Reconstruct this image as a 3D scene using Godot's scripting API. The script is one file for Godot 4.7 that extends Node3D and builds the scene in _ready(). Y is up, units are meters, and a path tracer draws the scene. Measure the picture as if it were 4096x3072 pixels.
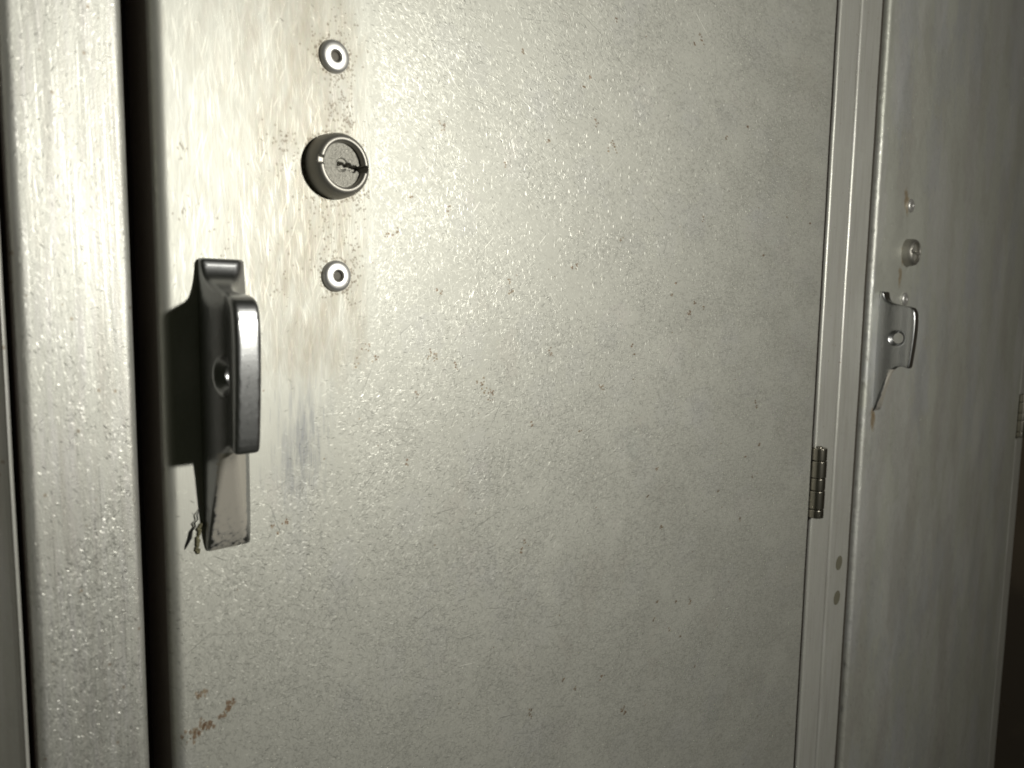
extends Node3D
# A close-up of a brushed steel locker door lit by one hand torch. Shapes are laid out in millimetres (MM turns them into metres):
# x runs right along the doors, y up, z out of the doors towards the viewer; z = 0 is the face of the doors.

const MM := 0.001
var rng := RandomNumberGenerator.new()
var M := {}
var shared := {}

func _ready() -> void:
	rng.seed = 4711
	setup_view()
	make_materials()
	build_neighbour()
	build_locker_one()
	build_locker_two()
	build_back_wall()
	build_torch()

# ------------------------------------------------------------------ camera, light, air
func setup_view() -> void:
	var cam := Camera3D.new()
	cam.name = "camera"
	var right := Vector3(0.73020975, 0.01430132, 0.68307334)
	var up := Vector3(0.06242438, 0.99420252, -0.0875474)
	var back := Vector3(-0.68036528, 0.1065684, 0.72508362)
	cam.transform = Transform3D(Basis(right, up, back).orthonormalized(), Vector3(0, 0, 0.19504508))
	cam.fov = 53.270286
	cam.near = 0.01
	cam.far = 20.0
	var lens := CameraAttributesPhysical.new()
	lens.frustum_focal_length = 23.93
	lens.frustum_focus_distance = 0.29
	lens.frustum_near = 0.01
	lens.frustum_far = 20.0
	lens.exposure_aperture = 17.0
	cam.attributes = lens
	cam.fov = 53.270286
	add_child(cam)
	var env := Environment.new()
	env.background_mode = Environment.BG_COLOR
	env.background_color = Color(0.0150, 0.0160, 0.0105).linear_to_srgb()
	env.tonemap_mode = Environment.TONE_MAPPER_LINEAR
	env.tonemap_exposure = 1.0
	env.sdfgi_enabled = true
	env.ssao_enabled = true
	env.ssil_enabled = true
	var we := WorldEnvironment.new()
	we.name = "room_light"
	we.environment = env
	add_child(we)

const TORCH_AT := Vector3(0.2800, 0.0900, 0.5000)
const TORCH_TO := Vector3(0.1600, 0.0000, 0.0000)

func build_torch() -> void:
	var t := thing("hand_torch", "small black torch held out to the right of the view, shining on the locker door", "torch")
	var axis := (TORCH_TO - TORCH_AT).normalized()
	var side := axis.cross(Vector3.UP).normalized()
	t.transform = Transform3D(Basis(side, side.cross(axis).normalized() * -1.0, -axis).orthonormalized(), TORCH_AT - axis * 0.006)
	var body := lathe([[0, 92], [10, 92], [11, 90], [11, 30], [11.5, 26], [14, 14], [14, 0], [13, -1.5], [12, -1.5], [11.4, 0]], 40)
	obj("barrel", body, M.black, t)
	obj("lamp_lens", lathe([[0, 0.6], [6, 0.8], [11.3, 1.2]], 40), M.lamp, t)
	var l := OmniLight3D.new()
	l.name = "torch_light"
	l.position = Vector3(0, 0, -0.004)
	l.light_color = Color(1.0, 0.99, 0.95)
	l.light_energy = 0.236
	l.light_size = 0.015
	l.omni_range = 6.0
	l.omni_attenuation = 2.0
	l.shadow_enabled = true
	t.add_child(l)

# ------------------------------------------------------------------ small builders
func thing(called: String, label: String, category: String, group := "") -> Node3D:
	var o := Node3D.new()
	o.name = called
	add_child(o, true)
	o.set_meta("label", label)
	o.set_meta("category", category)
	if group:
		o.set_meta("group", group)
	return o

func obj(called: String, mesh: Mesh, mat: Material, parent: Node, at := Vector3.ZERO) -> MeshInstance3D:
	var o := MeshInstance3D.new()
	o.name = called
	o.mesh = mesh
	o.material_override = mat
	o.position = at * MM
	parent.add_child(o, true)
	return o

# A grid of points (rows along v, columns along u) as a smooth mesh. uv(p, i, j) gives the texture place.
func grid_mesh(rows: Array, uvs: Array, closed := false, flip := false) -> ArrayMesh:
	var nv := rows.size()
	var nu: int = rows[0].size()
	var pos := PackedVector3Array()
	var nor := PackedVector3Array()
	var tex := PackedVector2Array()
	var idx := PackedInt32Array()
	for j in nv:
		var row: PackedVector3Array = rows[j]
		var below: PackedVector3Array = rows[maxi(j - 1, 0)]
		var above: PackedVector3Array = rows[mini(j + 1, nv - 1)]
		for i in nu:
			var a := i - 1
			var b := i + 1
			if closed:
				a = nu - 2 if a < 0 else a
				b = 1 if b >= nu else b
			else:
				a = maxi(a, 0)
				b = mini(b, nu - 1)
			var n := (row[b] - row[a]).cross(above[i] - below[i])
			if n.length() < 1e-12:
				n = Vector3(0, 0, 1)
			n = n.normalized()
			pos.append(row[i] * MM)
			nor.append(-n if flip else n)
			tex.append(uvs[j][i] if uvs.size() else Vector2(float(i) / (nu - 1), float(j) / (nv - 1)))
	for j in nv - 1:
		for i in nu - 1:
			var k := j * nu + i
			if flip:
				idx.append_array([k, k + 1, k + nu, k + 1, k + nu + 1, k + nu])
			else:
				idx.append_array([k, k + nu, k + 1, k + 1, k + nu, k + nu + 1])
	var arr := []
	arr.resize(Mesh.ARRAY_MAX)
	arr[Mesh.ARRAY_VERTEX] = pos
	arr[Mesh.ARRAY_NORMAL] = nor
	arr[Mesh.ARRAY_TEX_UV] = tex
	arr[Mesh.ARRAY_INDEX] = idx
	var m := ArrayMesh.new()
	m.add_surface_from_arrays(Mesh.PRIMITIVE_TRIANGLES, arr)
	return m

# Turned shape about z: profile of [radius, z].
func lathe(profile: Array, sides: int, notch = null) -> ArrayMesh:
	var rows := []
	for p in profile:
		var row := PackedVector3Array()
		for i in sides + 1:
			var a := TAU * i / sides
			var z: float = p[1]
			if notch != null:
				z = notch.call(a, p[0], z)
			row.append(Vector3(cos(a) * p[0], sin(a) * p[0], z))
		rows.append(row)
	return grid_mesh(rows, [], true, true)

# The bent edge of a sheet: points on an arc round (cx, cz).
func arc(cx: float, cz: float, r: float, a0: float, a1: float, n: int) -> Array:
	var out := []
	for i in n + 1:
		var a := deg_to_rad(lerpf(a0, a1, float(i) / n))
		out.append(Vector2(cx + cos(a) * r, cz + sin(a) * r))
	return out

# Sheet metal folded along vertical bends: profile of (x, z) from left to right, run from y1 down to y0, gently uneven.
func sheet(profile: Array, y0: float, y1: float, step: float, uneven: FastNoiseLite, amount: float, uv: Callable) -> ArrayMesh:
	var rows := []
	var uvs := []
	var n := int(ceil((y1 - y0) / step))
	for j in n + 1:
		var y := lerpf(y0, y1, float(j) / n)
		var row := PackedVector3Array()
		var t := PackedVector2Array()
		var run := 0.0
		for i in profile.size():
			var p: Vector2 = profile[i]
			if i:
				run += p.distance_to(profile[i - 1])
			var dz := uneven.get_noise_2d(p.x, y) * amount
			var dx := uneven.get_noise_2d(y * 1.3, 900.0 + p.x * 0.2) * amount * 0.6
			row.append(Vector3(p.x + dx, y, p.y + dz))
			t.append(uv.call(p.x, y, run))
		rows.append(row)
		uvs.append(t)
	return grid_mesh(rows, uvs)

func spaced(x0: float, x1: float, z: float, step: float) -> Array:
	var out := []
	var n := maxi(1, int(ceil(absf(x1 - x0) / step)))
	for i in n + 1:
		out.append(Vector2(lerpf(x0, x1, float(i) / n), z))
	return out

func smax(a: float, b: float, k: float) -> float:
	var h := maxf(k - absf(a - b), 0.0) / k
	return maxf(a, b) + h * h * k * 0.25

# Signed distance to a closed outline.
func outline(p: Vector2, poly: PackedVector2Array) -> float:
	var d := 1e9
	var inside := false
	var n := poly.size()
	var j := n - 1
	for i in n:
		var a := poly[i]
		var b := poly[j]
		var e := b - a
		var w := p - a
		var c := w - e * clampf(w.dot(e) / e.length_squared(), 0.0, 1.0)
		d = minf(d, c.length_squared())
		if (a.y > p.y) != (b.y > p.y) and p.x < (b.x - a.x) * (p.y - a.y) / (b.y - a.y) + a.x:
			inside = not inside
		j = i
	return -sqrt(d) if inside else sqrt(d)

# Surface nets: one vertex in each cell that the surface crosses, one quad round each crossed edge.
func nets(v: PackedFloat32Array, nx: int, ny: int, nz: int, lo: Vector3, h: float, uv_of := Rect2(0, 0, 10, 10)) -> ArrayMesh:
	var sy := nx
	var sz := nx * ny
	var at := PackedInt32Array()
	at.resize(nx * ny * nz)
	at.fill(-1)
	var pos := PackedVector3Array()
	var nor := PackedVector3Array()
	var idx := PackedInt32Array()
	var off := [0, 1, sy, sy + 1, sz, sz + 1, sz + sy, sz + sy + 1]
	var edges := [[0, 1], [2, 3], [4, 5], [6, 7], [0, 2], [1, 3], [4, 6], [5, 7], [0, 4], [1, 5], [2, 6], [3, 7]]
	for z in nz - 1:
		for y in ny - 1:
			var row := z * sz + y * sy
			for x in nx - 1:
				var k := row + x
				var a := v[k] < 0.0
				if a == (v[k + 1] < 0.0) and a == (v[k + sy] < 0.0) and a == (v[k + sz] < 0.0) and a == (v[k + sy + 1] < 0.0) and a == (v[k + sz + 1] < 0.0) and a == (v[k + sz + sy] < 0.0) and a == (v[k + sz + sy + 1] < 0.0):
					continue
				var s := Vector3.ZERO
				var c := 0
				for e in edges:
					var f0 := v[k + off[e[0]]]
					var f1 := v[k + off[e[1]]]
					if (f0 < 0.0) != (f1 < 0.0):
						var t := f0 / (f0 - f1)
						var i0: int = e[0]
						var i1: int = e[1]
						s += Vector3(i0 & 1, (i0 >> 1) & 1, i0 >> 2).lerp(Vector3(i1 & 1, (i1 >> 1) & 1, i1 >> 2), t)
						c += 1
				var f := []
				for o in off:
					f.append(v[k + o])
				var g := Vector3(f[1] + f[3] + f[5] + f[7] - f[0] - f[2] - f[4] - f[6], f[2] + f[3] + f[6] + f[7] - f[0] - f[1] - f[4] - f[5], f[4] + f[5] + f[6] + f[7] - f[0] - f[1] - f[2] - f[3])
				at[k] = pos.size()
				pos.append((lo + (Vector3(x, y, z) + s / c) * h) * MM)
				nor.append(g.normalized())
	for z in range(1, nz - 1):
		for y in range(1, ny - 1):
			var row := z * sz + y * sy
			for x in range(1, nx - 1):
				var k := row + x
				if at[k] < 0 and at[k - sy - sz] < 0:
					continue
				var a := v[k] < 0.0
				for d in 3:
					var o: int = [1, sy, sz][d]
					var b := v[k + o] < 0.0
					if a == b:
						continue
					var p: int = [sy, sz, 1][d]
					var q: int = [sz, 1, sy][d]
					var c0 := at[k]
					var c1 := at[k - p]
					var c2 := at[k - p - q]
					var c3 := at[k - q]
					if c0 < 0 or c1 < 0 or c2 < 0 or c3 < 0:
						continue
					if a:
						idx.append_array([c0, c2, c1, c0, c3, c2])
					else:
						idx.append_array([c0, c1, c2, c0, c2, c3])
	var arr := []
	arr.resize(Mesh.ARRAY_MAX)
	arr[Mesh.ARRAY_VERTEX] = pos
	arr[Mesh.ARRAY_NORMAL] = nor
	var tex := PackedVector2Array()
	for p in pos:
		tex.append(Vector2((p.x / MM - uv_of.position.x) / uv_of.size.x, (uv_of.position.y - p.y / MM) / uv_of.size.y))
	arr[Mesh.ARRAY_TEX_UV] = tex
	arr[Mesh.ARRAY_INDEX] = idx
	var m := ArrayMesh.new()
	m.add_surface_from_arrays(Mesh.PRIMITIVE_TRIANGLES, arr)
	return m

func box(a: Vector3, b: Vector3) -> ArrayMesh:
	var bm := BoxMesh.new()
	bm.size = (b - a) * MM
	var st := SurfaceTool.new()
	st.append_from(bm, 0, Transform3D(Basis(), (a + b) * 0.5 * MM))
	return st.commit()

# ------------------------------------------------------------------ materials
func noise(seed_: int, freq: float, octaves := 3) -> FastNoiseLite:
	var n := FastNoiseLite.new()
	n.seed = seed_
	n.noise_type = FastNoiseLite.TYPE_SIMPLEX_SMOOTH
	n.frequency = freq
	n.fractal_octaves = octaves
	return n

# A soft dash of a given length and width (texture pixels) at an angle, as a stamp whose alpha falls off.
func dash(length: float, width: float, angle: float, color: Color, strength: float) -> Image:
	var half := int(ceil(length * 0.5 + width)) + 1
	var size := half * 2 + 1
	var im := Image.create_empty(size, size, false, Image.FORMAT_RGBA8)
	var d := Vector2(cos(angle), -sin(angle))
	for y in size:
		for x in size:
			var p := Vector2(x - half, y - half)
			var along := p.dot(d) / (length * 0.5)
			var across := p.dot(d.orthogonal()) / (width * 0.5)
			var a := strength * exp(-across * across) * exp(-along * along * along * along)
			im.set_pixel(x, y, Color(color.r, color.g, color.b, clampf(a, 0.0, 1.0)))
	return im

# An irregular spot: a ragged blob of matter with an outline of its own.
func blot(size: int, color: Color, strength: float, seed_: int, ragged := 0.5, stretch := 1.0) -> Image:
	var im := Image.create_empty(size, size, false, Image.FORMAT_RGBA8)
	var n := noise(seed_, 2.2 / size, 4)
	var half := size * 0.5
	for y in size:
		for x in size:
			var p := Vector2((x - half) * stretch, y - half) / half
			var e := 1.0 - p.length() - ragged * (0.35 + n.get_noise_2d(x * 1.6, y * 1.6) * 1.3)
			im.set_pixel(x, y, Color(color.r, color.g, color.b, clampf(e * 5.0, 0.0, 1.0) * strength))
	return im

func stamp(on: Image, what: Image, x: float, y: float) -> void:
	on.blend_rect(what, Rect2i(Vector2i.ZERO, what.get_size()), Vector2i(int(x) - what.get_width() / 2, int(y) - what.get_height() / 2))

func lin(r: float, g: float, b: float) -> Color:
	return Color(r, g, b).linear_to_srgb()

# The worn, hand-polished patch round lock and handle of the near door (outline read off the photograph).
func worn(x: float, y: float) -> bool:
	if x > 125.3 or y > 110.0:
		return false
	if y > 0.0:
		return true
	return y > -70.0 and x < 125.3 + (y) * 0.55 - maxf(0.0, -y - 45.0) * 0.9

const SPLIT := -50.0  # where the near door's two textures meet

func make_materials() -> void:
	M.black = StandardMaterial3D.new()
	M.black.albedo_color = Color(0.12, 0.12, 0.12)
	M.black.roughness = 0.5
	M.lamp = StandardMaterial3D.new()
	M.lamp.albedo_color = Color(0.9, 0.9, 0.88)
	M.lamp.emission_enabled = true
	M.lamp.emission = Color(1.0, 0.965, 0.905)
	M.lamp.emission_energy_multiplier = 2.0
	M.door_one = steel(near_door_textures(190.0, SPLIT, 0), 0.72)
	M.door_one_low = steel(near_door_textures(SPLIT, -310.0, 1), 0.72)
	M.door_two = steel(far_door_textures(), 0.58)
	M.frame = steel(frame_textures(), 0.75)
	M.frame_far = M.frame.duplicate()
	M.frame_far.normal_scale = 0.25
	M.frame_far.roughness = 0.8
	M.frame_far.metallic = 0.45
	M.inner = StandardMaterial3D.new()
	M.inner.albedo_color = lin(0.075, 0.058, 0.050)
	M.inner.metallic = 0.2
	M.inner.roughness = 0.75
	M.flange = StandardMaterial3D.new()
	M.flange.albedo_color = lin(0.34, 0.31, 0.27)
	M.flange.metallic = 0.6
	M.flange.roughness = 0.5
	M.weld = StandardMaterial3D.new()
	M.weld.albedo_color = lin(0.22, 0.21, 0.155)
	M.weld.metallic = 0.45
	M.weld.roughness = 0.6
	M.chrome = StandardMaterial3D.new()
	handle_finish(M.chrome, lin(0.44, 0.45, 0.455))
	M.lock = StandardMaterial3D.new()
	M.lock.albedo_color = lin(0.42, 0.405, 0.37)
	M.lock.metallic = 0.95
	M.lock.roughness = 0.5
	M.plug = StandardMaterial3D.new()
	M.plug.albedo_color = lin(0.33, 0.32, 0.285)
	M.plug.metallic = 0.6
	M.plug.roughness = 0.6
	M.rivet = StandardMaterial3D.new()
	M.rivet.albedo_color = lin(0.72, 0.71, 0.69)
	M.rivet.metallic = 0.8
	M.rivet.roughness = 0.42
	M.mandrel = StandardMaterial3D.new()
	M.mandrel.albedo_color = lin(0.13, 0.12, 0.10)
	M.mandrel.metallic = 0.3
	M.mandrel.roughness = 0.6
	M.hinge = StandardMaterial3D.new()
	M.hinge.albedo_color = lin(0.33, 0.31, 0.265)
	M.hinge.metallic = 1.0
	M.hinge.roughness = 0.3
	M.grime = StandardMaterial3D.new()
	M.grime.albedo_color = lin(0.16, 0.15, 0.09)
	M.grime.roughness = 0.9
	M.wall = StandardMaterial3D.new()
	M.wall.albedo_color = Color.WHITE
	M.wall.roughness = 0.9

# The handle: bright plating, paler and duller in blots on the sloping foot, fine scratches.
func handle_finish(m: StandardMaterial3D, plating: Color) -> void:
	var W := 128
	var H := 768
	var orm := Image.create_empty(W, H, false, Image.FORMAT_RGBA8)
	orm.fill(Color(0, 0.31, 1.0))
	var rub := [blot(12, Color(0, 0.36, 1.0), 0.3, 301, 0.5), blot(7, Color(0, 0.24, 1.0), 0.3, 302, 0.5)]
	for k in 500:
		stamp(orm, rub[k % 2], rng.randf() * W, rng.randf() * H)
	var plain := blot(13, Color(0, 0.55, 0.48), 0.5, 303, 0.5)
	var spots := []
	for k in 2600:
		spots.append(Vector2(rng.randf_range(13, 100), minf(rng.randf_range(0.63, 1.02), rng.randf_range(0.66, 1.02)) * H))
		stamp(orm, plain, spots[k].x, spots[k].y)
	var c := Image.create_empty(W, H, false, Image.FORMAT_RGBA8)
	c.fill(plating)
	var foot_tone := blot(13, lin(0.58, 0.55, 0.49), 0.5, 303, 0.5)
	for p in spots:
		stamp(c, foot_tone, p.x, p.y)
	c.convert(Image.FORMAT_RGB8)
	m.albedo_texture = ImageTexture.create_from_image(c)
	orm.convert(Image.FORMAT_RGB8)
	var h := Image.create_empty(W, H, false, Image.FORMAT_RGBA8)
	h.fill(Color(0.5, 0.5, 0.5))
	brush(h, 900, 5.0, 1.5, 0.35, func(x, y): return rng.randf() * PI, null)
	brush(h, 260, 24.0, 1.3, 0.3, func(x, y): return PI * 0.5 + rng.randfn() * 0.2, null)
	var t := ImageTexture.create_from_image(orm)
	m.metallic = 1.0
	m.metallic_texture = t
	m.metallic_texture_channel = BaseMaterial3D.TEXTURE_CHANNEL_BLUE
	m.roughness = 1.0
	m.roughness_texture = t
	m.roughness_texture_channel = BaseMaterial3D.TEXTURE_CHANNEL_GREEN
	m.normal_enabled = true
	m.normal_texture = ImageTexture.create_from_image(to_normal(h, 0.3))

func steel(t: Dictionary, metal: float) -> StandardMaterial3D:
	var m := StandardMaterial3D.new()
	m.albedo_texture = ImageTexture.create_from_image(t.color)
	m.roughness = 1.0
	m.roughness_texture = ImageTexture.create_from_image(t.rough)
	m.roughness_texture_channel = BaseMaterial3D.TEXTURE_CHANNEL_RED
	m.metallic = metal
	m.normal_enabled = true
	m.normal_texture = ImageTexture.create_from_image(t.normal)
	m.normal_scale = t.get("depth", 1.0)
	m.texture_repeat = t.get("repeat", false)
	return m

func to_normal(height: Image, strength: float) -> Image:
	height.convert(Image.FORMAT_RGB8)
	height.bump_map_to_normal_map(strength)
	return height

# Brush marks: short dashes scattered over a picture of heights.
func brush(h: Image, count: int, length: float, width: float, strength: float, angle_of: Callable, skip, cut_only := false) -> void:
	var up := []
	var down := []
	for i in 36:
		up.append(dash(length * rng.randf_range(0.6, 1.3), width * rng.randf_range(0.8, 1.3), PI * i / 36.0, Color.WHITE, strength))
		down.append(dash(length * rng.randf_range(0.6, 1.3), width * rng.randf_range(0.8, 1.3), PI * i / 36.0, Color.BLACK, strength))
	var w := h.get_width()
	var t := h.get_height()
	for k in count:
		var x := rng.randf() * w
		var y := rng.randf() * t
		if skip != null and skip.call(x, y):
			continue
		var a: float = angle_of.call(x, y) + rng.randfn() * 0.22
		var i := posmod(roundi(a / PI * 36.0), 36)
		stamp(h, (up if not cut_only and rng.randf() < 0.5 else down)[i], x, y)

# The near door's textures run finer towards its near (left) edge: u follows a logarithm of x. Each covers a band of the door's height.
func door_u(x: float) -> float:
	return log(1.0 + maxf(x - 66.0, -20.0) / 130.0) / log(1.0 + 352.0 / 130.0)

func door_x(u: float) -> float:
	return 66.0 + 130.0 * (exp(u * log(1.0 + 352.0 / 130.0)) - 1.0)

# Scratches as a sander leaves them: each a smooth little facet leaning to one side of its own line.
func scratches(normals: Image, rough: Image, count: int, length: float, width: float, skip, polish := 0.5) -> void:
	normals.convert(Image.FORMAT_RGBA8)
	var lean := []
	var smooth := []
	for i in 180:
		var a := PI * i / 180.0 * 7.0
		var t := rng.randfn() * 0.165
		var n := Vector3(-sin(a) * t, cos(a) * t, 1.0).normalized()
		var long := length * rng.randf_range(0.6, 1.4)
		lean.append(dash(long, width, a, Color(0.5 + n.x * 0.5, 0.5 + n.y * 0.5, 0.5 + n.z * 0.5), 1.0))
		smooth.append(dash(long, width * 1.2, a, Color(polish, polish, polish), 1.0))
	for k in count:
		var x := rng.randf() * normals.get_width()
		var y := rng.randf() * normals.get_height()
		if skip != null and skip.call(x, y):
			continue
		var i := rng.randi() % 180
		stamp(normals, lean[i], x, y)
		stamp(rough, smooth[i], x, y)

func near_door_textures(y1: float, y0: float, part: int) -> Dictionary:
	var N := 2048
	var py := N / (y1 - y0)
	var X := func(mm: float) -> float: return door_u(mm) * N
	var Y := func(mm: float) -> float: return (y1 - mm) * py
	rng.seed = 900 + part
	var in_worn := func(x: float, y: float) -> bool: return worn(door_x(x / N) + rng.randfn() * 2.0, y1 - y / py + rng.randfn() * 3.0)
	var not_worn := func(x: float, y: float) -> bool: return not in_worn.call(x, y)
	# heights: fine short scratches in every direction; hand-worn smooth round the lock, with faint upright lines
	var h := Image.create_empty(N, N, false, Image.FORMAT_RGBA8)
	h.fill(Color(0.4, 0.4, 0.4))
	var any := func(x: float, y: float) -> float: return rng.randf() * PI
	brush(h, 200000, 3.5, 1.1, 0.25, any, in_worn)
	brush(h, 26000, 70.0, 1.8, 0.10, func(x, y): return PI * 0.5, not_worn)
	brush(h, 9000, 10.0, 1.7, 0.15, any, not_worn)
	var r := Image.create_empty(N, N, false, Image.FORMAT_RGBA8)
	r.fill(Color(0.60, 0.60, 0.60))
	var patch := noise(64, 0.004, 3)
	var plain := func(x: float, y: float) -> bool: return in_worn.call(x, y) or rng.randf() > 0.62 + 0.14 * part + patch.get_noise_2d(x, y) * 0.7
	h = to_normal(h, 0.7)
	scratches(h, r, 250000, 9.0, 1.0, plain, 0.47)
	scratches(h, r, 500, 60.0, 1.1, in_worn)
	scratches(h, r, 5000, 9.0, 1.2, plain, 0.40)
	scratches(h, r, 2500, 9.0, 1.8, not_worn)
	scratches(h, r, 160, 70.0, 1.0, not_worn)
	# from here on the same spots are thrown on both bands, so that nothing breaks where they meet
	rng.seed = 555
	var dull := blot(110, Color(0.66, 0.66, 0.66), 0.2, 5, 0.3, 1.5)
	for k in 300:
		stamp(r, dull, X.call(rng.randf_range(66.0, 418.0)), Y.call(rng.randf_range(-310.0, 190.0)))
	# where hands have worn it: a little smoother, with hair-fine polished lines
	var slick := dash(180, 24, PI * 0.5, Color(0.60, 0.60, 0.60), 0.2)
	var hair := []
	for k in 24:
		hair.append(dash(rng.randf_range(20.0, 60.0), 1.2, PI * 0.5 + rng.randfn() * 0.25, Color(0.36, 0.36, 0.36), 0.7))
	for k in 24000:
		var p := Vector2(rng.randf_range(66.0, 126.0), rng.randf_range(-72.0, 112.0))
		if worn(p.x + rng.randfn(), p.y + rng.randfn() * 2.0):
			stamp(r, hair[rng.randi() % 24] if k % 10 < 6 else slick, X.call(p.x), Y.call(p.y))
	# colour
	rng.seed = 556
	var c := Image.create_empty(N, N, false, Image.FORMAT_RGBA8)
	c.fill(lin(0.60, 0.60, 0.55))
	var mottles := [blot(190, lin(0.66, 0.655, 0.61), 0.2, 8, 0.4, 1.8), blot(240, lin(0.55, 0.545, 0.49), 0.16, 9, 0.4, 2.2), blot(150, lin(0.57, 0.58, 0.55), 0.16, 10, 0.5, 1.5)]
	for k in 600:
		stamp(c, mottles[k % 3], X.call(rng.randf_range(66.0, 418.0)), Y.call(rng.randf_range(-310.0, 190.0)))
	# handled dirt round the lock: a brownish grey film in upright streaks that stops at a clean straight edge, with fine grains in it
	var film := [dash(130, 22, PI * 0.5, lin(0.43, 0.38, 0.30), 0.07), dash(60, 16, PI * 0.4, lin(0.40, 0.35, 0.27), 0.08), dash(40, 12, PI * 0.6, lin(0.38, 0.34, 0.28), 0.08)]
	for k in 1500:
		var x := rng.randfn(106.0, 13.0)
		var y := rng.randf_range(-20.0, 95.0)
		if x < 123.5:
			stamp(c, film[k % 3], X.call(x), Y.call(y))
	var crumbs := []
	for k in 8:
		crumbs.append(blot(rng.randi_range(4, 8), lin(0.19, 0.165, 0.13), 0.5, 40 + k, 0.6))
	for e in [[118, 65, 3.0, 60], [109, 69, 2.5, 30], [114, 60, 3.0, 40], [118, 51, 2.5, 60], [113, 53, 2.0, 30], [98, 41, 3.5, 46], [122, 30, 2.5, 60], [112, 22, 6.0, 60], [119, 13, 4.0, 50], [111, 8, 3.5, 50], [118, 3, 3.0, 34], [80, 13, 3.0, 14], [72, 36, 2.0, 10], [71, 20, 2.0, 9], [97, 3, 3.0, 16], [104, 30, 9.0, 60], [116, 75, 5.0, 40], [121, 42, 2.0, 40]]:
		for k in e[3]:
			stamp(c, crumbs[rng.randi() % 8], X.call(minf(rng.randfn(e[0], e[2] * 0.6), 124.6)), Y.call(rng.randfn(e[1], e[2])))
	# rings of dirt where the lock and the rivets meet the door
	for e in [[113.3, 36.9, 9.3, 150], [113.6, 66.6, 4.8, 60], [113.6, 6.6, 4.8, 60]]:
		for k in e[3]:
			var a := rng.randf() * TAU
			var d: float = e[2] + absf(rng.randfn()) * 0.5
			stamp(c, crumbs[rng.randi() % 8], X.call(e[0] + cos(a) * d), Y.call(e[1] + sin(a) * d))
	# blue-grey rub marks beside the handle, fine upright streaks
	var scuff := [dash(60, 5, PI * 0.5, lin(0.30, 0.31, 0.33), 0.14), dash(34, 3, PI * 0.48, lin(0.24, 0.25, 0.28), 0.2), dash(90, 10, PI * 0.5, lin(0.38, 0.39, 0.41), 0.08)]
	for k in 260:
		stamp(c, scuff[k % 3], X.call(rng.randfn(101.5, 4.2)), Y.call(rng.randfn(-40.0, 9.0)))
	# rust flecks
	var flecks := []
	for k in 10:
		flecks.append(blot(5 + k / 2, [lin(0.22, 0.14, 0.09), lin(0.18, 0.13, 0.09), lin(0.27, 0.20, 0.13)][k % 3], 0.6, 70 + k, 0.62))
	for s in FLECKS.split(";"):
		var f := s.split_floats(",")
		var fat := 1.0 - clampf((f[0] - 120.0) / 700.0, 0.0, 0.5)
		for k in int(f[2] * 2.2):
			stamp(c, flecks[rng.randi() % 10], X.call(f[0] + rng.randfn() * 0.26 * f[2] * fat), Y.call(f[1] + rng.randfn() * 0.30 * f[2] * fat))
	for k in 90:
		stamp(c, flecks[rng.randi() % 4], X.call(rng.randf_range(80.0, 418.0)), Y.call(rng.randf_range(-310.0, 190.0)))
	var rust := [blot(13, lin(0.27, 0.18, 0.115), 0.6, 91, 0.6), blot(9, lin(0.33, 0.235, 0.15), 0.65, 92, 0.6), blot(6, lin(0.20, 0.125, 0.08), 0.75, 93, 0.5)]
	for e in [[72.4, -103.6, 1.0, 14], [79.7, -110.5, 0.9, 14], [80.3, -108.7, 0.7, 9], [73.5, -113.0, 1.4, 34], [70.0, -114.0, 1.5, 30], [77.5, -112.0, 1.0, 8], [93.3, -62.3, 0.5, 3], [97.4, -62.2, 0.9, 6], [94.6, -64.6, 0.4, 2]]:
		for k in e[3]:
			stamp(c, rust[rng.randi() % 3], X.call(rng.randfn(e[0], e[2] * 0.8)), Y.call(rng.randfn(e[1], e[2] * 0.6)))
	c.convert(Image.FORMAT_RGB8)
	r.convert(Image.FORMAT_RGB8)
	return {"color": c, "rough": r, "normal": h}

const FLECKS := "186,84,3;291,113,4;286,110,2;220,83,2;234,107,2;217,79,2;152,54,4;199,57,3;224,67,3;235,60,4;232,58,2;140,32,2;155,29,3;182,4,4;290,-4,4;294,1,3;301,-1,2;215,14,3;213,13,2;151,3,3;202,-18,4;169,-27,4;173,-32,5;171,-31,3;127,-17,3;124,-14,3;120,-19,2;131,19,3;135,21,2;241,25,2;232,-33,4;353,-51,3;351,-48,2;357,-71,3;344,-75,2;252,-20,2;250,-17,2;276,4,2;279,9,2;275,-98,3;264,-82,2;190,-89,4;300,-139,3;289,-136,2;237,-155,3;271,-140,2;284,-148,2;274,-132,2;251,-174,4;253,-176,3;195,-155,4;213,-148,2;146,-17,3;149,-18,3;158,-21,3;142,-29,2;352,-87,2;332,83,2;314,75,2;298,38,2;352,25,2;399,44,2;178,46,2;181,8,2;138,-51,2;219,-49,2;270,-71,2;320,-89,2;342,-107,2;306,-173,2;293,-154,2;220,-154,2;374,45,1;193,-44,2"

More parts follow.
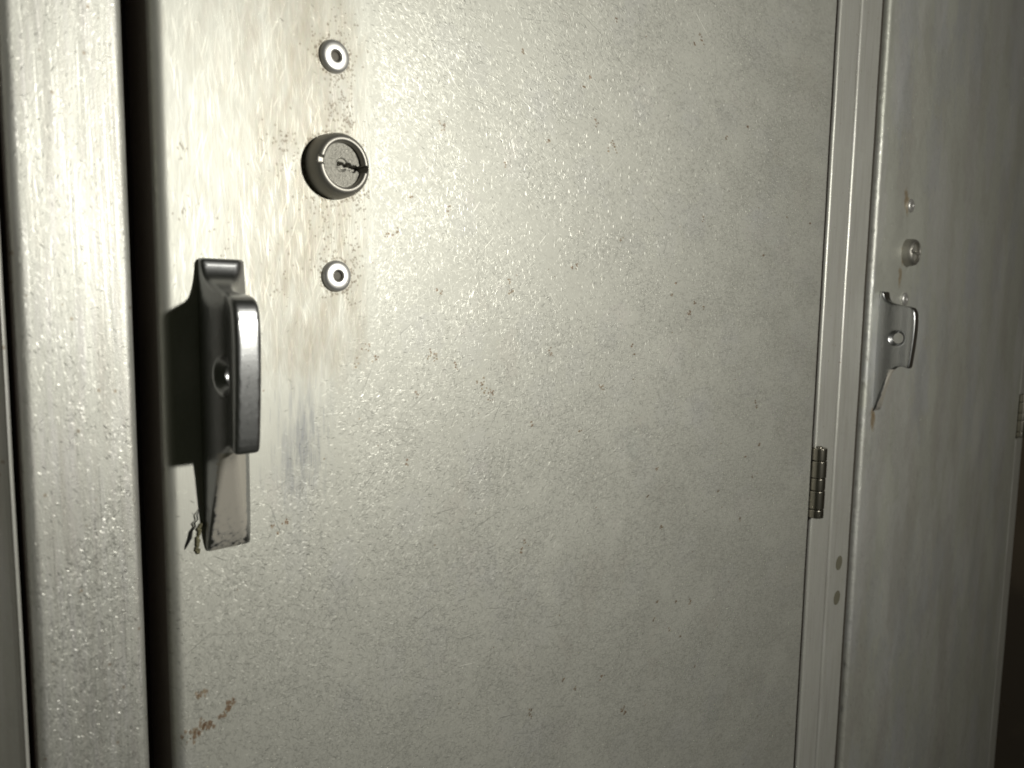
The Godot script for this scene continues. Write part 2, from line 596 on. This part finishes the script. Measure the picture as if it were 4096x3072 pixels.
func far_door_textures() -> Dictionary:
	var W := 1024
	var H := 1024
	var h := Image.create_empty(W, H, false, Image.FORMAT_RGBA8)
	h.fill(Color(0.5, 0.5, 0.5))
	brush(h, 60000, 3.5, 1.2, 0.3, func(x, y): return rng.randf() * PI, null)
	h = to_normal(h, 0.7)
	var r := Image.create_empty(W, H, false, Image.FORMAT_RGBA8)
	r.fill(Color(0.56, 0.56, 0.56))
	scratches(h, r, 40000, 5.0, 1.5, null)
	var dull := blot(90, Color(0.68, 0.68, 0.68), 0.35, 6, 0.3)
	var slick := blot(110, Color(0.48, 0.48, 0.48), 0.35, 7, 0.3, 1.6)
	for k in 120:
		stamp(r, dull if k % 2 else slick, rng.randf() * W, rng.randf() * H)
	var c := Image.create_empty(W, H, false, Image.FORMAT_RGBA8)
	c.fill(lin(0.58, 0.585, 0.53))
	var mottles := [blot(150, lin(0.64, 0.64, 0.63), 0.35, 18, 0.4, 1.8), blot(150, lin(0.50, 0.49, 0.45), 0.3, 19, 0.4, 1.8), blot(110, lin(0.53, 0.54, 0.56), 0.35, 20, 0.5)]
	for k in 260:
		stamp(c, mottles[k % 3], rng.randf() * W, rng.randf() * H)
	var brown := blot(20, lin(0.30, 0.20, 0.10), 0.5, 21, 0.5)
	for p in [[500, -72], [498, -70], [529, 70], [533, 66], [531, 34], [528, 20]]:
		stamp(c, brown, (p[0] - 486.0) / 352.0 * W, (290.0 - p[1]) / 800.0 * H)
	c.convert(Image.FORMAT_RGB8)
	r.convert(Image.FORMAT_RGB8)
	return {"color": c, "rough": r, "normal": h}

func frame_textures() -> Dictionary:
	var W := 512
	var H := 2048
	var h := Image.create_empty(W, H, false, Image.FORMAT_RGBA8)
	h.fill(Color(0.5, 0.5, 0.5))
	brush(h, 60000, 3.5, 1.2, 0.25, func(x, y): return rng.randf() * PI, null)
	brush(h, 6000, 50.0, 3.0, 0.12, func(x, y): return PI * 0.5, null)
	h = to_normal(h, 0.8)
	var r := Image.create_empty(W, H, false, Image.FORMAT_RGBA8)
	r.fill(Color(0.60, 0.60, 0.60))
	var streak := [dash(160, 1.3, PI * 0.5, Color(0.34, 0.34, 0.34), 0.8), dash(90, 1.2, PI * 0.51, Color(0.36, 0.36, 0.36), 0.8), dash(240, 16, PI * 0.5, Color(0.52, 0.52, 0.52), 0.3)]
	for k in 2000:
		stamp(r, streak[k % 3], rng.randf() * W, rng.randf() * H)
	var patch := noise(65, 0.006, 3)
	var plain_above := func(x: float, y: float) -> bool: return rng.randf() > 0.12 + 0.75 * smoothstep(900.0, 1250.0, y + patch.get_noise_2d(x, y) * 500.0)
	scratches(h, r, 80000, 7.0, 1.2, plain_above, 0.47)
	scratches(h, r, 4000, 6.0, 1.4, plain_above, 0.38)
	var c := Image.create_empty(W, H, false, Image.FORMAT_RGBA8)
	c.fill(lin(0.60, 0.60, 0.555))
	var streaks := [dash(120, 10, PI * 0.5, lin(0.66, 0.65, 0.64), 0.3), dash(140, 12, PI * 0.5, lin(0.50, 0.48, 0.44), 0.22)]
	for k in 900:
		stamp(c, streaks[k % 2], rng.randf() * W, rng.randf() * H)
	var crumb := [blot(6, lin(0.30, 0.26, 0.20), 0.5, 60, 0.6), blot(8, lin(0.25, 0.18, 0.12), 0.5, 61, 0.6)]
	for k in 90:
		stamp(c, crumb[k % 2], rng.randf() * W, rng.randf() * H)
	c.convert(Image.FORMAT_RGB8)
	r.convert(Image.FORMAT_RGB8)
	return {"color": c, "rough": r, "normal": h, "repeat": true}

# ------------------------------------------------------------------ lockers
const LOW := -620.0
const HIGH := 400.0
var wavy := noise(3, 0.012, 2)

func frame_uv(x: float, y: float, run: float) -> Vector2:
	return Vector2((x - 8.0) * 0.018, (90.0 - y) / 300.0)

# A post of the frame: a folded face, and on either side a return in a much darker brown that goes back into the gap
# (behind a door it turns in as the door's stop; between two lockers it is the locker's side wall).
func post(t: Node3D, called: String, mat: Material, left: float, right: float, z: float, r: float, stop_left: bool, stop_right: bool, tilt := 0.0) -> void:
	var zl := z - tilt
	var p := [Vector2(left, zl - r - 0.3)]
	p.append_array(arc(left + r, zl - r, r, 180.0, 90.0, 8))
	p.append_array(spaced(left + r + 0.6, right - r - 0.6, z, 3.0).map(func(q: Vector2): return Vector2(q.x, q.y - tilt * (1.0 - (q.x - left) / (right - left)) ** 1.1)))
	p.append_array(arc(right - r, z - r, r, 90.0, 0.0, 8))
	p.append(Vector2(right, z - r - 0.3))
	var o := obj(called, sheet(p, LOW, HIGH, 6.0, wavy, 0.12, frame_uv), mat, t)
	var zb := zl - r - 0.3
	var a := [Vector2(left, zb - 420.0), Vector2(left, zb - 30.0), Vector2(left, zb)]
	if stop_left:
		a = [Vector2(left - 22.0, z - 22.0), Vector2(left - 0.6, z - 22.0), Vector2(left, z - 21.4), Vector2(left, zb)]
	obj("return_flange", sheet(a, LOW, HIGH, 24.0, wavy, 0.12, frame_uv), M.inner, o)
	zb = z - r - 0.3
	a = [Vector2(right, zb), Vector2(right, zb - 30.0), Vector2(right, zb - 420.0)]
	if stop_right:
		a = [Vector2(right, zb), Vector2(right, z - 21.4), Vector2(right + 0.6, z - 22.0), Vector2(right + 22.0, z - 22.0)]
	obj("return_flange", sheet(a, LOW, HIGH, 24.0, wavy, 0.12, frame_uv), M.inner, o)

func door_profile(left: float, right: float, r: float, step: float) -> Array:
	var p := [Vector2(left, -r - 1.0)]
	p.append_array(arc(left + r, -r, r, 180.0, 90.0, 8))
	p.append_array(spaced(left + r + 0.8, right - r - 0.8, 0.0, step))
	p.append_array(arc(right - r, -r, r, 90.0, 0.0, 8))
	p.append(Vector2(right, -r - 1.0))
	return p

func door_returns(door: Node3D, left: float, right: float, r: float) -> void:
	obj("return_flange", sheet([Vector2(left + 12.0, -19.0), Vector2(left + 0.8, -19.0), Vector2(left, -18.2), Vector2(left, -r - 1.0)], LOW, HIGH, 24.0, wavy, 0.16, frame_uv), M.flange, door)
	obj("return_flange", sheet([Vector2(right, -r - 1.0), Vector2(right, -18.2), Vector2(right - 0.8, -19.0), Vector2(right - 12.0, -19.0)], LOW, HIGH, 24.0, wavy, 0.16, frame_uv), M.flange, door)

func build_locker_one() -> void:
	var t := thing("locker", "brushed steel locker in the middle, its door filling most of the view", "locker")
	post(t, "left_post", M.frame, 35.3, 60.2, -2.2, 2.5, false, true)
	post(t, "right_post", M.frame_far, 426.2, 450.6, -2.2, 1.6, true, false)
	back_of(t, 35.3, 450.6)
	var high_uv := func(x: float, y: float, run: float) -> Vector2: return Vector2(door_u(x), absf(190.0 - y) / (190.0 - SPLIT))
	var low_uv := func(x: float, y: float, run: float) -> Vector2: return Vector2(door_u(x), 1.0 - absf(1.0 - (SPLIT - y) / (SPLIT + 310.0)))
	var folds := door_profile(65.6, 418.0, 2.8, 5.0)
	var door := sheet(folds, SPLIT, HIGH, 5.0, wavy, 0.16, high_uv)
	door.add_surface_from_arrays(Mesh.PRIMITIVE_TRIANGLES, sheet(folds, LOW, SPLIT, 5.0, wavy, 0.16, low_uv).surface_get_arrays(0))
	door.surface_set_material(0, M.door_one)
	door.surface_set_material(1, M.door_one_low)
	door_returns(obj("door", door, null, t), 65.6, 418.0, 2.8)
	fittings(t, Vector3(74.4, 0, 0), Vector3(113.3, 36.9, 0), Vector3(113.6, 66.6, 0), Vector3(113.6, 6.6, 0), Vector3(421.5, -100.0, 2.0))
	residue(t)

func build_locker_two() -> void:
	var t := thing("locker", "brushed steel locker on the right with a flat fin handle seen from its side", "locker")
	t.name = "locker_001"
	post(t, "left_post", M.frame_far, 452.8, 480.6, -2.2, 1.9, false, true)
	for y in [-159.0, -181.5]:
		obj("spot_weld", lathe([[4.6, -0.05], [4.2, 0.03], [2.5, 0.03], [0.01, 0.02]], 28), M.weld, t, Vector3(467.0, y, -2.12))
	post(t, "right_post", M.frame_far, 848.0, 872.0, -2.2, 2.6, true, false)
	back_of(t, 452.6, 872.0)
	var uv := func(x: float, y: float, run: float) -> Vector2: return Vector2((x - 486.0) / 352.0, absf(290.0 - y) / 800.0)
	door_returns(obj("door", sheet(door_profile(486.0, 839.0, 2.8, 5.0), LOW, HIGH, 5.0, wavy, 0.16, uv), M.door_two, t), 486.0, 839.0, 2.8)
	fittings(t, Vector3(497.0, 0, 0), Vector3(536.8, 35.8, 0), Vector3(536.5, 66.0, 0), Vector3(537.0, 5.6, 0), Vector3(842.0, -100.0, 2.0))

func build_neighbour() -> void:
	var t := thing("locker", "dark edge of another steel locker at the far left of the view", "locker")
	t.name = "locker_002"
	post(t, "right_post", M.frame_far, 3.0, 33.8, -2.2, 0.9, true, false, 36.0)
	post(t, "left_post", M.frame_far, -386.0, -362.0, -2.2, 1.9, false, true)
	back_of(t, -386.0, 33.8)
	var uv := func(x: float, y: float, run: float) -> Vector2: return Vector2((x + 356.0) / 352.0, (290.0 - y) / 800.0)
	door_returns(obj("door", sheet(door_profile(-356.0, -4.0, 2.8, 8.0), LOW, HIGH, 8.0, wavy, 0.16, uv), M.door_two, t), -356.0, -4.0, 2.8)

func back_of(t: Node3D, left: float, right: float) -> void:
	obj("back_panel", box(Vector3(left, LOW, -443.0), Vector3(right, HIGH, -442.2)), M.frame, t)
	obj("base_panel", box(Vector3(left + 1.0, LOW - 2.0, -442.0), Vector3(right - 1.0, LOW - 0.2, -4.0)), M.frame, t)
	obj("top_panel", box(Vector3(left + 1.0, HIGH + 0.2, -442.0), Vector3(right - 1.0, HIGH + 2.0, -4.0)), M.frame, t)

func fittings(t: Node3D, handle_at: Vector3, lock_at: Vector3, rivet_a: Vector3, rivet_b: Vector3, hinge_at: Vector3) -> void:
	if shared.is_empty():
		shared.handle = handle_mesh()
		shared.rim = lathe([[8.95, -0.5], [8.95, 0.5], [8.85, 1.4], [8.8, 2.6], [8.7, 3.6], [8.5, 4.5], [8.2, 5.25], [7.8, 5.8], [7.35, 6.13], [6.9, 6.25], [6.5, 6.15], [6.22, 5.8], [6.1, 5.1], [6.08, 3.2]], 144, rim_notch)
		shared.plug = plug_mesh()
		shared.rivet = lathe([[4.45, -0.3], [4.45, 0.45], [4.35, 0.95], [4.05, 1.4], [3.5, 1.68], [2.8, 1.78], [1.9, 1.78], [1.6, 1.7], [1.45, 1.4], [1.4, 0.5]], 48)
		shared.mandrel = lathe([[1.55, 0.5], [1.3, 0.75], [0.8, 0.85], [0.01, 0.8]], 24)
	obj("handle", shared.handle, M.chrome, t, handle_at)
	var lock := obj("lock", shared.rim, M.lock, t, lock_at)
	obj("plug", shared.plug, M.plug, lock)
	for p in [rivet_a, rivet_b]:
		var rv := obj("rivet", shared.rivet, M.rivet, t, p)
		obj("mandrel", shared.mandrel, M.mandrel, rv)
	hinge(t, hinge_at)

func rim_notch(a: float, r: float, z: float) -> float:
	if absf(angle_difference(a, deg_to_rad(176.0))) * 7.2 < 0.9 and r < 8.6:
		return minf(z, 5.5)
	if absf(angle_difference(a, deg_to_rad(-6.0))) * 7.2 < 0.8 and r < 7.0:
		return minf(z, 0.9)
	return z

func plug_mesh() -> ArrayMesh:
	var h := 0.2
	var nx := 68
	var nz := 22
	var lo := Vector3(-6.8, -6.8, 0.4)
	var v := PackedFloat32Array()
	v.resize(nx * nx * nz)
	var rough := noise(12, 0.35, 2)
	for z in nz:
		for y in nx:
			for x in nx:
				var p := lo + Vector3(x, y, z) * h
				var q := Vector2(p.x, p.y)
				var d := maxf(q.length() - 6.12, p.z - 4.15 - rough.get_noise_2d(p.x * 3.0, p.y * 3.0) * 0.12)
				d = smax(d, 0.8 - p.z, 0.2)
				# the round boss in the middle sits a little lower, the keyway runs out to the right edge
				d = smax(d, -maxf((q - Vector2(0.1, 0.1)).length() - 1.75, 3.75 - p.z), 0.25)
				var way := q.rotated(deg_to_rad(6.0))
				var wide := 0.85 + 0.14 * signf(sin(way.x * 3.4)) + rough.get_noise_1d(way.x * 9.0) * 0.25
				d = maxf(d, -maxf(maxf(absf(way.y + 0.15 * signf(sin(way.x * 2.1))) - wide, maxf(-1.1 - way.x, way.x - 6.6)), 1.2 - p.z))
				v[(z * nx + y) * nx + x] = d
	return nets(v, nx, nx, nz, lo, h)

func hinge(t: Node3D, at: Vector3) -> void:
	var cuts := [20.3, 12.9, 2.9, -4.3, -15.2, -20.3]
	var hg := obj("hinge", lathe([[0.01, 21.0], [1.6, 20.9], [1.9, 20.2], [1.9, -20.2], [1.6, -20.9], [0.01, -21.0]], 20), M.hinge, t, at)
	hg.rotation.x = -PI / 2
	for k in 5:
		var a: float = cuts[k] - 0.16
		var b: float = cuts[k + 1] + 0.16
		var r := 4.35 + [0.0, 0.1, -0.05, 0.1, 0.02][k] as float
		var kn := obj("knuckle", lathe([[1.9, a], [r - 0.5, a], [r - 0.12, a - 0.1], [r, a - 0.45], [r, b + 0.45], [r - 0.12, b + 0.1], [r - 0.5, b], [1.9, b]], 36), M.hinge, hg)
		kn.position = Vector3([0.0, 0.1, -0.1, -0.25, -0.3][k], 0, 0) * MM

func handle_mesh() -> ArrayMesh:
	var poly := PackedVector2Array([Vector2(9.9, -1), Vector2(9.9, 1.7), Vector2(9.1, 2.4), Vector2(7.2, 2.8), Vector2(5.4, 3.6), Vector2(3.8, 5.2), Vector2(2.5, 8.0), Vector2(1.6, 12), Vector2(1.0, 16), Vector2(0.3, 19), Vector2(-0.9, 20.6), Vector2(-3.5, 21.6), Vector2(-8, 22.0), Vector2(-14, 22.0), Vector2(-20, 21.7), Vector2(-28, 21.1), Vector2(-37.0, 20.2), Vector2(-37.4, 19.2), Vector2(-36.6, 16.6), Vector2(-36.4, 14.4), Vector2(-37.6, 11.6), Vector2(-40.5, 9.3), Vector2(-46, 7.4), Vector2(-54, 4.9), Vector2(-65.6, 1.3), Vector2(-66.0, -1)])
	for turn in 2:  # rounded off
		var soft := PackedVector2Array()
		for i in poly.size():
			var a := poly[i]
			var b := poly[(i + 1) % poly.size()]
			soft.append(a.lerp(b, 0.25))
			soft.append(a.lerp(b, 0.75))
		poly = soft
	var h := 0.36
	var lo := Vector3(-1.0, -68.0, -0.6)
	var nx := 42
	var ny := 220
	var nz := 66
	var flat := PackedFloat32Array()
	flat.resize(ny * nz)
	for z in nz:
		for y in ny:
			flat[z * ny + y] = outline(Vector2(lo.y + y * h, lo.z + z * h), poly)
	var v := PackedFloat32Array()
	v.resize(nx * ny * nz)
	for z in nz:
		var pz := lo.z + z * h
		# the fin stands on the left part of the base; its right side sweeps in from the base with a hollow
		var wide := lerpf(12.7, 5.2, sin(clampf(pz / 12.0, 0.0, 1.0) * PI * 0.5)) + 1.5 * smoothstep(12.0, 18.0, pz)
		var left := 1.5 * smoothstep(1.0, 12.0, pz) * (1.0 - smoothstep(12.0, 20.0, pz))
		for y in ny:
			var py := lo.y + y * h
			var d2 := flat[z * ny + y]
			var from_axis := Vector2(py + 19.0, pz - 11.6).length()
			for x in nx:
				var p := lo.x + x * h
				var d := smax(d2, maxf(left - p, p - wide), 1.5)
				# a hole through the fin, countersunk from both sides
				var sunk := clampf(1.9 - minf(p - left, wide - p), 0.0, 1.9)
				v[(z * ny + y) * nx + x] = smax(d, (3.2 + sunk * 0.9) - from_axis, 0.5)
	return nets(v, nx, ny, nz, lo, h, Rect2(0.0, 10.0, 13.0, 77.0))

# Dried greenish crud with a dark fibre at the foot of the near handle.
func residue(t: Node3D) -> void:
	var st := SurfaceTool.new()
	var lump := SphereMesh.new()
	lump.radius = 1.0
	lump.height = 2.0
	lump.radial_segments = 10
	lump.rings = 6
	for k in 70:
		var s := rng.randf()
		var p := Vector3(lerpf(73.6, 72.6, s) + rng.randfn() * 0.25 - sin(s * PI) * 0.5, lerpf(-58.0, -65.5, s), 0.35)
		var r := rng.randf_range(0.18, 0.5)
		st.append_from(lump, 0, Transform3D(Basis.from_euler(Vector3(rng.randf(), rng.randf(), rng.randf()) * 3.0).scaled(Vector3(r, r * rng.randf_range(0.7, 1.3), r * 0.8) * MM), p * MM))
	obj("dried_residue", st.commit(), M.grime, t)
	var path := [Vector3(73.2, -54.0, 0.3), Vector3(72.3, -55.4, 0.9), Vector3(72.5, -56.6, 0.8), Vector3(71.6, -57.4, 0.9), Vector3(71.9, -58.3, 0.7), Vector3(71.0, -59.4, 0.6), Vector3(70.6, -61.2, 0.5), Vector3(69.8, -62.8, 0.4), Vector3(69.3, -64.0, 0.2)]
	var rows := []
	for i in path.size():
		var row := PackedVector3Array()
		for k in 9:
			var a := TAU * k / 8
			var r: float = [0.1, 0.2, 0.18, 0.26, 0.22, 0.34, 0.42, 0.3, 0.06][i]
			row.append(path[i] + Vector3(cos(a) * r, 0, sin(a) * r))
		rows.append(row)
	obj("fibre", grid_mesh(rows, [], true), M.grime_dark if M.has("grime_dark") else M.black, t)

func build_back_wall() -> void:
	var w := 512
	var c := Image.create_empty(w, w, false, Image.FORMAT_RGBA8)
	c.fill(lin(0.13, 0.10, 0.07))
	var b := [blot(60, lin(0.07, 0.055, 0.04), 0.7, 201, 0.6), blot(90, lin(0.19, 0.155, 0.10), 0.5, 202, 0.5), blot(30, lin(0.06, 0.05, 0.04), 0.8, 203, 0.6, 1.8)]
	for k in 120:
		stamp(c, b[k % 3], rng.randf() * w, rng.randf() * w)
	c.convert(Image.FORMAT_RGB8)
	M.wall.albedo_texture = ImageTexture.create_from_image(c)
	var o := obj("wall", box(Vector3(1180, -1300, -460), Vector3(1280, 1500, 1400)), M.wall, self)
	o.set_meta("kind", "structure")
	o.set_meta("label", "dark stained brown wall past the right end of the lockers")
